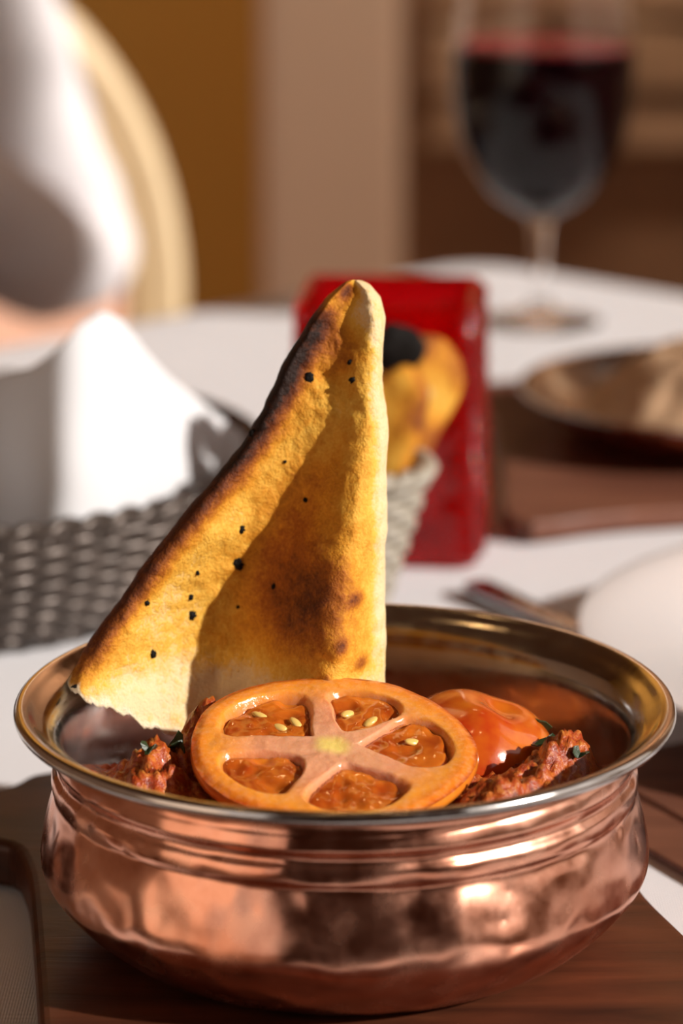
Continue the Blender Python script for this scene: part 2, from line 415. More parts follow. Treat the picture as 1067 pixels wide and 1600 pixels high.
# chopped coriander scattered on the sauce
def leaf_mesh(seed):
    rnd = random.Random(seed); v = [(0, 0, 0)]; n = 14
    for i in range(n):
        a = 2 * PI * i / n; r = .0042 * (.55 + .45 * abs(math.cos(a * 1.5))) * rnd.uniform(.7, 1.1)
        v.append((r * math.cos(a), r * .7 * math.sin(a), .0018 * math.sin(2 * a + seed) + rnd.uniform(0, .0006)))
    f = [(0, 1 + i, 1 + (i + 1) % n) for i in range(n)]
    me = mesh('leaf', v, f); bm = bmesh.new(); bm.from_mesh(me); bmesh.ops.solidify(bm, geom=bm.faces, thickness=.0003); bm.to_mesh(me); bm.free(); return me
for k, (x, y, lz, rx, rz, s, lab) in enumerate([
    (.0405, .0085, .020, 70, 15, 1.25, 'dark coriander leaf standing behind the tomato wedge'),
    (.0435, -.002, .0065, 40, 60, .9, 'dark coriander leaf on the sauce lump right of the tomato wedge'),
    (-.0345, -.0105, .0035, 20, 100, .9, 'coriander leaf in the sauce left of the tomato slice'),
    (-.0275, -.012, .004, 30, 10, .8, 'coriander leaf touching the left edge of the tomato slice'),
    (-.040, -.018, .003, 10, 50, .6, 'small coriander scrap near the front left rim'),
    (.050, -.014, .004, 20, 80, .6, 'small coriander scrap near the right rim')]):
    o = link('coriander_leaf', leaf_mesh(k), loc=(x, y, curry_z(x, y) + .0005 + lz * .3), mat=M['herb'], smooth=False)
    o.rotation_euler = (math.radians(rx), 0, math.radians(rz)); o.scale = (s, s, s); tag(o, lab, 'herb', 'chopped coriander in the curry')

# ------------------------------------------------------------------ tomato slice
def slice_mesh(R0, th):
    """disc with a domed skin edge and five sunken seed chambers"""
    chambers = [(140, 30, .20, .84), (67, 25, .22, .80), (7, 28, .20, .82), (-72, 29, .26, .84), (216, 26, .28, .84)]
    NRr, NT_ = 70, 240; v, zone = [], []
    def rad(a): return R0 * (1 + .022 * math.cos(2 * a + .6) + .015 * math.cos(5 * a + .3) + .008 * math.sin(3 * a))
    def mask(a, t):
        m = 0
        for ca, hw, r0, r1 in chambers:
            d = (math.degrees(a) - ca + 180) % 360 - 180
            wob = noise.noise(Vector((math.cos(a) * 3 * t, math.sin(a) * 3 * t, ca)))
            w = (36 - math.degrees(math.asin(min(.95, .085 / max(t, .13))))) * hw / 27 * (1 + .22 * wob)
            q = (abs(d / max(w, 1)) ** 3.2 + abs((t - (r0 + r1) / 2 - .03 * wob) / ((r1 - r0) / 2)) ** 3.2) ** (1 / 3.2)
            m = max(m, sstep(1.06, .80, q))
        return m
    for i in range(NRr + 1):
        t = i / NRr
        for k in range(NT_):
            a = 2 * PI * k / NT_; R = rad(a) * t; m = mask(a, t)
            z = th - .0034 * m + .00022 * fbm((math.cos(a) * t * 6, math.sin(a) * t * 6, 2), 3)
            z -= .0007 * sstep(.93, 1.0, t)
            v.append((R * math.cos(a), R * math.sin(a), z)); zone.append((t, sstep(.17, .05, t + .03 * noise.noise(Vector((a, t, 5)))), m * .85))
    f = []
    for i in range(NRr):
        for k in range(NT_):
            l = (k + 1) % NT_; f.append((i * NT_ + k, i * NT_ + l, (i + 1) * NT_ + l, (i + 1) * NT_ + k))
    fl = mesh('flesh', v, f); cattr(fl, 'zone', zone)
    # skin band
    v, f = [], []; S = 8
    for q in range(S + 1):
        b = q / S; zz = th - .0007 - (th - .0007) * b
        for k in range(NT_):
            a = 2 * PI * k / NT_; R = rad(a) * (1 + .022 * math.sin(PI * b)) - .0028 * b * b
            v.append((R * math.cos(a), R * math.sin(a), zz))
    for q in range(S):
        for k in range(NT_):
            l = (k + 1) % NT_; f.append((q * NT_ + k, (q + 1) * NT_ + k, (q + 1) * NT_ + l, q * NT_ + l))
    f.append(tuple(S * NT_ + k for k in range(NT_))[::-1])
    return fl, mesh('skin', v, f), chambers, mask
tsl = thing('tomato_slice', 'round tomato slice with five seed chambers lying on the curry', 'tomato')
fl, sk, chambers, cmask = slice_mesh(.0293, .0054)
link('flesh', fl, tsl, mat=M['flesh']); link('skin', sk, tsl, mat=M['skin_t'])
for c, (ca, hw, r0, r1) in enumerate(chambers):
    # jelly filling the chamber to just under the cut face, uneven and wet, with seeds bedded in it
    a = math.radians(ca); rm = .0293 * (r0 + r1) / 2 * 1.06; jv, jf = [], []; JT, JA = 26, 30
    def jz(t, an): return .0054 - .0013 - .0016 * max(0, fbm((math.cos(an) * t * 5 + c, math.sin(an) * t * 5, c * 3), 2)) + .0003 * noise.noise(Vector((math.cos(an) * t * 16, math.sin(an) * t * 16, c)))
    for i in range(JT + 1):
        t = r0 - .02 + (r1 - r0 + .03) * i / JT
        for k in range(JA + 1):
            an = a + math.radians((k / JA * 2 - 1) * 33); R_ = .0293 * t
            jv.append((R_ * math.cos(an) - rm * math.cos(a), R_ * math.sin(an) - rm * math.sin(a), jz(t, an) - .0022 * (1 - sstep(.02, .35, cmask(an, t)))))
    for i in range(JT):
        for k in range(JA): q = i * (JA + 1) + k; jf.append((q, q + JA + 1, q + JA + 2, q + 1))
    g = link('seed_jelly', mesh('seed_jelly', jv, jf), tsl, (rm * math.cos(a), rm * math.sin(a), 0), M['gel'])
    rnd = random.Random(c + 3)
    for k in range((3, 2, 1, 0, 0)[c]):
        q = rm + rnd.uniform(-.0035, .0045); b = a + rnd.uniform(-.24, .24)
        s = link('seed', blob('seed', .0020, .0011, .0006, k, .05, 1, 2), g, mat=M['seed'])
        p = Vector((q * math.cos(b) - rm * math.cos(a), q * math.sin(b) - rm * math.sin(a), 0))
        s.location = (p.x, p.y, jz(q / .0293, b) + .0001); s.rotation_euler = (rnd.uniform(-.3, .3), rnd.uniform(-.3, .3), a + rnd.uniform(-.5, .5))
tsl.location = (-.0020, -.0150, .0530); tsl.rotation_euler = (math.radians(12.5), math.radians(1.5), 0)

# tomato wedge, skin side up
def wedge_mesh():
    v, f = [], []; A, B = 40, 64
    for i in range(A + 1):
        t = i / A * .56 * PI
        for k in range(B):
            a = 2 * PI * k / B; r = math.sin(t); x, y, z = r * math.cos(a), r * math.sin(a), math.cos(t)
            d = 1 + .05 * math.cos(3 * a) * r + .03 * noise.noise(Vector((x, y, z)) * 2)
            v.append((x * .0190 * d, y * .0185 * d, (z - .2) * .0180 * d + (-.003 * gauss(math.hypot(x - .15, y), .25) if z > 0 else 0)))
    for i in range(A):
        for k in range(B):
            l = (k + 1) % B; f.append((i * B + k, (i + 1) * B + k, (i + 1) * B + l, i * B + l))
    f.append(tuple(A * B + k for k in range(B)))
    me = mesh('skin', v, f); bm = bmesh.new(); bm.from_mesh(me); bmesh.ops.remove_doubles(bm, verts=bm.verts, dist=1e-6); bmesh.ops.recalc_face_normals(bm, faces=bm.faces); bm.to_mesh(me); bm.free(); return me
tw = tag(link('tomato_wedge', wedge_mesh(), loc=(.0290, .0075, .0468), mat=M['skin_r']), 'glossy red-orange tomato piece, skin up, behind the tomato slice', 'tomato')
tw.rotation_euler = (math.radians(8), math.radians(12), .3)

# ------------------------------------------------------------------ the standing naan
NL = [(0.028, -0.052), (0.0608, -0.0603), (0.0704, -0.0543), (0.08, -0.0472), (0.0911, -0.0387), (0.0979, -0.033), (0.1055, -0.026), (0.1123, -0.0203), (0.1206, -0.016), (0.1288, -0.0118), (0.1357, -0.0076), (0.1414, -0.0033), (0.1436, -0.0005), (0.1446, 0.0009), (0.14500000000000002, 0.0021999999999999997)]
NR_ = [(0.028, 0.0097), (0.0601, 0.0097), (0.0739, 0.0098), (0.0821, 0.0098), (0.0959, 0.0101), (0.1069, 0.0104), (0.1151, 0.0101), (0.1233, 0.0091), (0.1315, 0.0094), (0.137, 0.0098), (0.1411, 0.0087), (0.1436, 0.0066), (0.1446, 0.0049), (0.14500000000000002, 0.0036)]
ZT = 0.1450
BOT = [(0, .0610), (.06, .0585), (.12, .0556), (.2, .0508), (.28, .0470), (.36, .0440), (.45, .042), (1.0, .042)]
def _smooth(keys, n=80):
    out = []
    for q in range(n + 1):
        x = q / n
        for (a, b), (c, e) in zip(keys, keys[1:]):
            if a <= x <= c + 1e-9: out.append((x, b + (e - b) * sstep(a, c, x))); break
    return out
RELIEF = _smooth([(0, -.0065), (.44, .0085), (.83, -.0080), (1.0, .0015)])
def naan_point(u, s, front):
    """u 0..1 left to right, s 0..1 top to bottom"""
    zb = interp(BOT, u) + .0021 * fbm((u * 26, 3.1, 0), 4, .7)
    s2 = s ** 1.0
    z = ZT + (zb - ZT) * s2
    # finer rows near the rounded tip
    xl, xr = interp(NL, z), interp(NR_, z); w = xr - xl
    xl += .0006 * fbm((z * 160, 1.7, 0), 3) * sstep(0, .02, ZT - z); xr += .0005 * fbm((z * 120, 9.7, 0), 3) * sstep(0, .02, ZT - z)
    x = xl + (xr - xl) * (.5 - .5 * math.cos(PI * u)) if False else xl + (xr - xl) * u
    yc = .021 + (z - .0555) * .24
    k = min(1, w / .05)
    # relief of the fold: left panel turns to the right, valley, then the thick ridge
    kk = min(1.1, max(.05, (w - .025) / .036))
    d = kk * interp(RELIEF, u)
    d += .0016 * k * fbm((x * 60, z * 60, 4), 3) + .0005 * fbm((x * 240, z * 240, 8), 3)
    for bx, bz, bs, bh in BLIST: d -= bh * gauss(math.hypot(x - bx, z - bz), bs)
    e = math.sqrt(max(0, 1 - (2 * u - 1) ** 8))           # rounded edges
    # thickness
    T = (.0042 + .0014 * sstep(.8, 1, s) * sstep(.5, .2, u) + .0030 * gauss(u, .12) + .0042 * sstep(.5, .85, u)) * (.75 + .25 * k)
    tip = math.sqrt(max(0, 1 - max(0, (z - ZT + .0080) / .0080) ** 2)) if z > ZT - .0080 else 1
    T *= max(tip, .05)
    mid = yc + d + .004
    if tip < 1: mid = yc + .004 + d
    return Vector((x, mid + (-T if front else T) * e, z))
BLIST = [(a, b - .0026, c, d) for a, b, c, d in [(.0031, .0822, .0016, .0011), (.0000, .0735, .0018, .0009), (.0042, .0680, .0019, .0012), (-.003, .066, .0016, .0007), (.0005, .0985, .0030, .0008), (-.004, .128, .0022, -.0012), (-.0005, .1275, .0016, -.0008), (-.026, .092, .004, .0006)]]
def px2z(py): return None
U, S = 120, 190; v, tc = [], []
us = [.5 - .5 * math.cos(PI * i / U) for i in range(U + 1)]
ss = [(j / S) ** 1.35 for j in range(S + 1)]
def toast_at(p, u, s):
    x, z = p.x, p.z + .0026; w = interp(NR_, p.z) - interp(NL, p.z); dl = x - interp(NL, p.z); dr = interp(NR_, p.z) - x
    t = .255
    wd = .0065 + .0035 * gauss(z - .1, .03) + .0018 * fbm((z * 90, 3, 0), 2)
    t += .62 * sstep(wd * 1.1, .0005, dl) * (.35 + .65 * sstep(.060, .078, z)) * sstep(.1465, .138, z)       # browned left edge
    t += .25 * gauss(z - .128, .016) * sstep(.016, .002, dl)
    t += .40 * gauss(math.hypot((x + .0065), (z - .0855) * .75), .0100) + .18 * gauss(math.hypot((x + .013), (z - .080)), .012)                                   # oven-browned patch in the middle
    t += .14 * gauss(math.hypot((x + .002), (z - .108)), .009)
    t += .26 * gauss(math.hypot(x + .001, z - .1335), .006)
    t += .55 * gauss(math.hypot(x - .0012, z - .1455), .0022)
    t -= .30 * sstep(.0045, .0005, dr) * sstep(.06, .075, z)                                            # sunlit right edge, painted paler
    t -= .34 * gauss(math.hypot(x - .006, z - .1415), .0060)
    t -= .27 * sstep(.071, .057, z)
    for bx, bz, bs, bh in BLIST[:4]: t += .42 * gauss(math.hypot(x - bx, p.z - bz), bs * .85)
    t += .10 * fbm((x * 45, z * 45, 2), 3)
    return min(1, max(0, t))
for front in (True, False):
    for j in range(S + 1):
        for i in range(U + 1):
            p = naan_point(us[i], ss[j], front); v.append(p)
            cr = sstep(.975, .992, ss[j] + .012 * fbm((us[i] * 40, 5, front), 2)); tc.append((toast_at(p, us[i], ss[j]) * (1 - .5 * cr), cr, 0))
f = []; N1 = (U + 1) * (S + 1)
for j in range(S):
    for i in range(U):
        a = j * (U + 1) + i
        f.append((a, a + U + 1, a + U + 2, a + 1)); b = a + N1; f.append((b, b + 1, b + U + 2, b + U + 1))
def stitch(idx):
    for a, b in zip(idx, idx[1:]): f.append((a, b, b + N1, a + N1))
stitch([j * (U + 1) for j in range(S + 1)][::-1]); stitch([j * (U + 1) + U for j in range(S + 1)])
stitch(list(range(U + 1))); stitch([S * (U + 1) + i for i in range(U + 1)][::-1])
nm = mesh('crust', v, f); cattr(nm, 'toast', tc); fix(nm)
naan = thing('naan_bread', 'tall folded golden naan wedge standing upright in the copper bowl', 'bread')
link('crust', nm, naan, mat=M['naan'])
# charred specks baked on the crust
for k, (u_, z_, sx, sz) in enumerate([(.33, .0940, .0011, .0013), (.40, .0860, .0019, .0018), (.315, .0745, .0016, .0013), (.235, .0672, .0013, .0013), (.58, .1006, .0007, .0009), (.30, .1270, .0014, .0020), (.715, .1274, .0009, .0013),
                                      (.27, .0795, .0008, .0010), (.36, .1085, .0005, .0005), (.57, .0812, .0009, .0008), (.10, .0800, .0011, .0008), (.02, .1155, .0014, .0010), (.03, .0640, .0010, .0005), (.47, .0755, .0005, .0005), (.245, .0850, .0006, .0008), (.66, .131, .0007, .0009)]):
    zb = interp(BOT, u_); z_ -= .0026; p = naan_point(u_, (ZT - z_) / (ZT - zb), True)
    o = link('char_speck', blob('char_speck', sx * .72, .0004, sz * .72, k, .6, 2.2), naan, p, M['char']); o.rotation_euler.y = k * 1.3

# ------------------------------------------------------------------ woven baskets
def weave(parent, r0, r1, h, N, rows, rad, amp, mat, stake=.0013, bulge=0):
    def rz(t): return r0 + (r1 - r0) * t + bulge * math.sin(PI * t)
    for i in range(rows):
        t = (i + .5) / rows; seg = N * 4
        pts = [((rz(t) + amp * math.cos(N / 2 * a + i * PI)) * math.cos(a), (rz(t) + amp * math.cos(N / 2 * a + i * PI)) * math.sin(a), .003 + t * (h - .003)) for a in [2 * PI * k / seg for k in range(seg)]]
        link('woven_strand', tube('woven_strand', pts, rad, 6, True), parent, mat=mat)
    st = tube('stake', [(rz(t) - r0, 0, .002 + t * (h - .002)) for t in (0, .25, .5, .75, 1)], stake, 6)
    for k in range(N):
        a = 2 * PI * k / N; o = link('stake', st, parent, (r0 * math.cos(a), r0 * math.sin(a), 0), mat); o.rotation_euler.z = a
    for q in (0, 1):
        pts = [((r1 + .0018 * math.cos(N * a / 2 + q * PI)) * math.cos(a), (r1 + .0018 * math.cos(N * a / 2 + q * PI)) * math.sin(a), h + .0014 * math.sin(N * a / 2 + q * PI)) for a in [2 * PI * k / (N * 4) for k in range(N * 4)]]
        link('rim_strand', tube('rim_strand', pts, rad * 1.15, 6, True), parent, mat=mat)
    link('base', lathe('base', [(0, .0006), (r0 - .001, .0006), (r0 + .001, .002), (r0 - .001, .0036), (0, .0036)], 48), parent, mat=mat)
bk = thing('bread_basket', 'wide grey woven basket lined with a white napkin', 'basket', (-.137, .314, .0002))
weave(bk, .096, .110, .0405, 64, 14, .0018, .0011, M['basket'], .0016, .004)
cup = thing('small_basket', 'small pale woven basket in front of the red candle holder', 'basket', (-.0010, .2550, .0002))
weave(cup, .0120, .0265, .0500, 22, 14, .0018, .0010, M['palebasket'], .0010)

# napkin standing in the wide basket
def sheet(name, fn, nu, nv, th, mat, parent=None, loc=None):
    v = [fn(i / nu, j / nv) for j in range(nv + 1) for i in range(nu + 1)]
    f = [(j * (nu + 1) + i, j * (nu + 1) + i + 1, (j + 1) * (nu + 1) + i + 1, (j + 1) * (nu + 1) + i) for j in range(nv) for i in range(nu)]
    me = mesh(name, v, f); bm = bmesh.new(); bm.from_mesh(me); bmesh.ops.recalc_face_normals(bm, faces=bm.faces); bmesh.ops.solidify(bm, geom=bm.faces, thickness=th); bm.to_mesh(me); bm.free()
    return link(name, me, parent, loc, mat)
TOP = [(-.205, .062), (-.150, .066), (-.125, .071), (-.105, .0765), (-.092, .081), (-.084, .0875), (-.0775, .0955), (-.0710, .0985), (-.066, .0945), (-.0600, .0830), (-.0545, .0745), (-.046, .0650), (-.038, .0565), (-.031, .0510)]
def napkin_fn(u, w):
    x = -.205 + .174 * u; zt = interp(TOP, x); z = .026 + (zt - .026) * w
    y = .2475 + .04 * sstep(-.075, -.030, x) + .02 * sstep(-.15, -.205, x)                 # stands just inside the front rim, bends back at both ends
    y += -.0105 * gauss(x + .083, .012) + .010 * gauss(x + .108, .016) - .004 * gauss(x + .135, .014) + .0035 * gauss(x + .058, .008)  # upright folds
    y += .012 * (w - .4) + .0015 * fbm((x * 40, z * 25, 0), 2)
    return (x, y, z)
nk = thing('napkin', 'white cloth napkin rising to a point in the wide grey basket', 'napkin')
sheet('front_fold', napkin_fn, 90, 30, .0011, M['napkin'], nk)
def napkin_low(u, w):
    # lower flap that shows as a shaded fold under the right-hand corner
    x = -.085 + .050 * u; return (x, .2575 + .040 * u * u + .002 * math.sin(u * 5), .026 + w * .0225)
sheet('lower_fold', napkin_low, 30, 10, .001, M['napkin'], nk)

# ------------------------------------------------------------------ further pieces of naan
def piece_mesh(pts, th, seed, sub=5):
    """flat torn bread piece: outline puffed up"""
    o = catmull([(a, b, 0) for a, b in pts], sub, True); n = len(o); c = sum(o, Vector()) / n; v, tc, f = [], [], []; K = 14
    for side in (1, -1):
        for q in range(K + 1):
            t = q / K
            for p in o:
                w = c + (p - c) * t; e = math.sqrt(max(0, 1 - t ** 6))
                v.append((w.x, w.y, side * th * e * (1 + .5 * fbm((w.x * 70, w.y * 70, seed), 3)) + .004 * math.sin(w.x * 60 + seed)))
                tc.append((min(1, max(0, .34 + .35 * fbm((w.x * 80, w.y * 80, seed + side), 3) + .3 * t ** 5)), 0, 0))
    m = (K + 1) * n
    for s in (0, 1):
        for q in range(K):
            for k in range(n):
                l = (k + 1) % n; g = (s * m + q * n + k, s * m + q * n + l, s * m + (q + 1) * n + l, s * m + (q + 1) * n + k); f.append(g if s == 0 else g[::-1])
    for k in range(n):
        l = (k + 1) % n; f.append((K * n + k, K * n + l, m + K * n + l, m + K * n + k))
    me = mesh('piece', v, f); cattr(me, 'toast', tc)
    bm = bmesh.new(); bm.from_mesh(me); bmesh.ops.remove_doubles(bm, verts=bm.verts, dist=1e-6); bmesh.ops.recalc_face_normals(bm, faces=bm.faces); bm.to_mesh(me); bm.free(); return me
def crust_piece(lab, loc, rot, pts, th, seed, group=None):
    o = link('naan_piece', piece_mesh(pts, th, seed), loc=loc, mat=M['naan']); o.rotation_euler = [math.radians(a) for a in rot]; tag(o, lab, 'bread', group); return o
crust_piece('golden naan piece sticking up from the small pale basket', (.0085, .2540, .0610), (80, 0, -14), [(-.016, -.026), (.006, -.026), (.014, -.008), (.0185, .012), (.012, .021), (.002, .018), (-.008, .026), (-.018, .016)], .0035, 1, 'naan in the baskets')
crust_piece('naan piece behind the others in the small basket', (.0195, .2650, .0640), (84, 16, 20), [(-.014, -.024), (.006, -.026), (.013, -.004), (.017, .014), (.008, .025), (-.006, .022), (-.016, .008)], .0030, 5, 'naan in the baskets')
o = link('dark_gap_blob', blob('dark_gap_blob', .0085, .0035, .0075, 3, .5, 1.6), loc=(.0155, .2580, .0850), mat=M['char']); tag(o, 'black blob standing for the shaded gap in the naan in the small basket', 'bread')  # black shape put in where the bread has only a dark, shaded gap
crust_piece('naan piece lying in the wide basket behind the napkin corner', (-.080, .330, .024), (18, -12, 40), [(-.04, -.02), (.0, -.03), (.04, -.012), (.035, .02), (0, .03), (-.038, .018)], .005, 2, 'naan in the baskets')
crust_piece('naan piece at the far left of the wide basket', (-.170, .345, .038), (22, 10, -20), [(-.045, -.02), (.0, -.03), (.045, -.012), (.035, .025), (0, .03), (-.042, .02)], .005, 4, 'naan in the baskets')

# ------------------------------------------------------------------ red candle holder
ch = thing('candle_holder', 'square red glass candle holder with studded sides behind the naan', 'candle holder', (.0160, .352, .0003), math.radians(-5))
def rrect(hw, hd, rad, n=5):
    o = []
    for cx, cy, st in ((hw - rad, hd - rad, 0), (-hw + rad, hd - rad, .5 * PI), (-hw + rad, -hd + rad, PI), (hw - rad, -hd + rad, 1.5 * PI)):
        for k in range(n + 1):
            a = st + .5 * PI * k / n; o.append((cx + rad * math.cos(a), cy + rad * math.sin(a)))
    return o
def loft(name, secs):
    n = len(secs[0][0]); v = [(x, y, z) for pl, z in secs for x, y in pl]; f = []
    for k in range(len(secs) - 1):
        for i in range(n):
            j = (i + 1) % n; f.append((k * n + i, k * n + j, (k + 1) * n + j, (k + 1) * n + i))
    f.append(tuple(range(n))[::-1]); f.append(tuple((len(secs) - 1) * n + i for i in range(n)))
    return fix(mesh(name, v, f))
H = .0862; a0, a1, wt = .0312, .0292, .0034
link('glass_body', loft('glass_body', [(rrect(a0 - .001, a0 - .001, .004), 0), (rrect(a0, a0, .004), .0012), (rrect((a0 + a1) / 2, (a0 + a1) / 2, .004), H / 2), (rrect(a1, a1, .004), H - .001), (rrect(a1 - .0012, a1 - .0012, .003), H),
     (rrect(a1 - wt, a1 - wt, .003), H - .001), (rrect(a0 - wt, a0 - wt, .003), .008), (rrect(a0 - wt - .002, a0 - wt - .002, .003), .006)]), ch, mat=M['redglass'])
stud = blob('stud', .0031, .0026, .0031, 0, 0, 1, 2); stud.materials.append(M['redglass'])
for side in (0, 1):
    for r in range(14):
        zz = .005 + r * .0059; hw = a0 + (a1 - a0) * zz / H
        for k in range(-4, 5):
            if side == 1 and abs(k) > 4: continue
            o = link('stud', stud, ch); p = (hw, k * .0059, zz) if side == 0 else None
            if p is None:
                if k != 4 and k != -4: bpy.data.objects.remove(o); continue
                p = (math.copysign(hw - .003, k), -hw, zz); o.rotation_euler.z = 0
            else: o.rotation_euler.z = PI / 2
            o.location = p
cdl = thing('tea_light', 'small tea light inside the red glass holder', 'candle', (.0160, .352, .0068))
link('wax', lathe('wax', [(0, 0), (.018, 0), (.0185, .001), (.0185, .013), (.0175, .0135), (0, .0125)], 32), cdl, mat=M['wick'])
link('wick', tube('wick', [(0, 0, .0122), (.0004, 0, .016), (.001, 0, .019)], .0006, 6), cdl, mat=M['char'])

# ------------------------------------------------------------------ wine glass
wg = thing('wine_glass', 'stemmed wine glass filled with dark red wine near the table corner', 'wine glass', (.0925, .7334, .0003))
gout = [(0, 0), (.018, 0), (.0275, .0004), (.0290, .0012), (.026, .0022), (.015, .0042), (.006, .008), (.0042, .016), (.0038, .032), (.0044, .044), (.0065, .050), (.014, .0545), (.025, .0625), (.034, .076), (.0395, .093), (.0418, .112), (.0415, .130), (.0392, .152), (.0362, .176), (.0352, .186)]
gin = [(.0345, .186), (.0354, .176), (.0383, .152), (.0406, .130), (.0409, .112), (.0386, .093), (.0331, .0768), (.0242, .0640), (.0135, .0564), (.005, .0535), (0, .053)]
link('glass_bowl', lathe('glass_bowl', prof(gout, 4) + prof(gin, 4), 72), wg, mat=M['glass'])
wi = prof([(0, .0526), (.005, .0531), (.0137, .0560), (.0245, .0637), (.0335, .0767), (.0390, .0931), (.0413, .112), (.0410, .1275)], 4)
wine = link('wine', lathe('wine', wi + [(.0395, .1278), (.02, .1278), (0, .1278)], 72), wg, mat=M['wine'])
link('wine_surface', lathe('wine_surface', [(0, .1280), (.0395, .1280), (.0404, .1283), (.0403, .1300), (.0396, .1286), (0, .1284)], 72), wine, mat=M['winetop'])

# ------------------------------------------------------------------ second dish on its own board
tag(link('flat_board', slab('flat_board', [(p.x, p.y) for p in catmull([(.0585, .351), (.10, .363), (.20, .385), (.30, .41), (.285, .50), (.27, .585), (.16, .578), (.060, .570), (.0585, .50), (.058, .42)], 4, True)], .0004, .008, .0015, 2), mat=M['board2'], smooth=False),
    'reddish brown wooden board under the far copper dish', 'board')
ds = thing('copper_dish', 'shallow copper dish with steel rim behind the white plate', 'dish', (.1475, .478, .0082))
dco = prof([(0, 0), (.045, 0), (.056, .001), (.066, .006), (.0725, .012), (.0755, .0165)], 4)
link('body', lathe('body', dco, 96), ds, mat=M['copper'])
dli = prof([(.0750, .0160), (.0785, .0160), (.0802, .0170), (.0798, .0182), (.0780, .0180), (.0755, .0165), (.0710, .0125), (.064, .0065), (.052, .0025), (0, .002)], 4)
link('steel_lining', lathe('steel_lining', dli, 96), ds, mat=M['steel'])
v, f = [], []
for i in range(31):
    r = .064 * i / 30
    for k in range(90):
        a = 2 * PI * k / 90; x, y = r * math.cos(a), r * math.sin(a); t = i / 30
        v.append((x, y, .006 + .030 * (1 - t ** 2.2) + .004 * fbm((x * 70, y * 70, 5), 4)))
for i in range(30):
    for k in range(90):
        l = (k + 1) % 90; f.append((i * 90 + k, i * 90 + l, (i + 1) * 90 + l, (i + 1) * 90 + k))
tag(link('rice', mesh('rice', v, f), loc=(.152, .478, .0092), mat=M['rice']), 'brownish rice heaped in the far copper dish', 'rice', kind='stuff')

# ------------------------------------------------------------------ plate, knife, side board
pl = prof([(0, .0025), (.05, .0025), (.066, .0035), (.076, .0085), (.090, .0135), (.112, .0175), (.1195, .0185), (.1205, .0195), (.1195, .0203), (.110, .0197), (.090, .0162), (.074, .0115), (.064, .0070), (.05, .0058), (0, .0055)], 4)
foot = [(0, .0025), (.056, .0025), (.058, 0), (.061, 0), (.063, .003)]
plate = tag(link('dinner_plate', lathe('dinner_plate', pl, 96), loc=(.187, .185, .0003), mat=M['porcelain']), 'large empty white dinner plate beside the copper bowl', 'plate')
ft = link('foot_ring', lathe('foot_ring', [(.056, .0032), (.0565, 0), (.0600, 0), (.0610, .0034)], 64), plate, mat=M['porcelain'])
kn = thing('table_knife', 'steel table knife lying between the candle holder and white plate', 'knife', (.0420, .2905, .0003), math.radians(-60))
link('handle', slab('handle', [(p.x, p.y) for p in catmull([(0, .002), (.004, .0052), (.03, .0046), (.062, .0032), (.066, 0), (.062, -.0032), (.03, -.0046), (.004, -.0052), (0, -.002)], 4, True)], .0002, .0042, .0012, 2), kn, mat=M['cutlery'])
link('blade', slab('blade', [(p.x, p.y) for p in catmull([(.064, .0035), (.09, .006), (.13, .0065), (.148, .003), (.150, -.002), (.13, -.0042), (.09, -.0042), (.064, -.003)], 4, True)], .0005, .0018, .0004, 1), kn, mat=M['cutlery'])
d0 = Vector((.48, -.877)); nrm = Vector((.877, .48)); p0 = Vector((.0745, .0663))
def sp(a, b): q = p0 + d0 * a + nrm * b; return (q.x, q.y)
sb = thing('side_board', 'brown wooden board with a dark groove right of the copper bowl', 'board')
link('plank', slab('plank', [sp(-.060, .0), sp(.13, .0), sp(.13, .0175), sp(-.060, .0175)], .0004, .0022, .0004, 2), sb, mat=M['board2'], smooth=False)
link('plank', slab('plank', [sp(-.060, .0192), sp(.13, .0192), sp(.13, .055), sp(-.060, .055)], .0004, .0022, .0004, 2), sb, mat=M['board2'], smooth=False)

# ------------------------------------------------------------------ round-backed chair
CH = Vector((-.345, 1.46)); CR = math.radians(20)
chair = thing('dining_chair', 'cream round-backed dining chair with salmon upholstery behind the table', 'chair', (CH.x, CH.y, FZ), CR)
def oval(hw, hh, zc, y, n=64): return [(hw * math.cos(2 * PI * k / n), y + .02 * math.sin(2 * PI * k / n), zc + hh * math.sin(2 * PI * k / n)) for k in range(n)]
zc = .625
for nm_, hw, hh, y, r in (('back_frame', .225, .255, 0, .016), ('frame_moulding', .202, .232, -.008, .0065), ('frame_beading', .262, .298, .004, .0001)):
    if r > .001: link(nm_, tube(nm_, oval(hw, hh, zc, y), r, 12, True), chair, mat=M['chairwood'])
v, f = [], []
for i in range(13):
    t = i / 12
    for k in range(64):
        a = 2 * PI * k / 64; v.append((.195 * t * math.cos(a), -.004 - .022 * (1 - t * t) + .02 * t * math.sin(a), zc + .225 * t * math.sin(a)))
for i in range(12):
    for k in range(64):
        l = (k + 1) % 64; f.append((i * 64 + k, i * 64 + l, (i + 1) * 64 + l, (i + 1) * 64 + k))
me = mesh('back_pad', v, f); bm = bmesh.new(); bm.from_mesh(me); bmesh.ops.remove_doubles(bm, verts=bm.verts, dist=1e-6); bmesh.ops.recalc_face_normals(bm, faces=bm.faces); bmesh.ops.solidify(bm, geom=bm.faces, thickness=.02); bm.to_mesh(me); bm.free()
link('back_pad', me, chair, mat=M['pad'])
so = [(p.x, p.y) for p in catmull([(-.2, -.02), (0, .0), (.2, -.02), (.225, -.2), (.235, -.42), (.1, -.46), (-.1, -.46), (-.235, -.42), (-.225, -.2)], 5, True)]
link('seat_frame', slab('seat_frame', so, .375, .425, .008, 3), chair, mat=M['chairwood'], smooth=False)
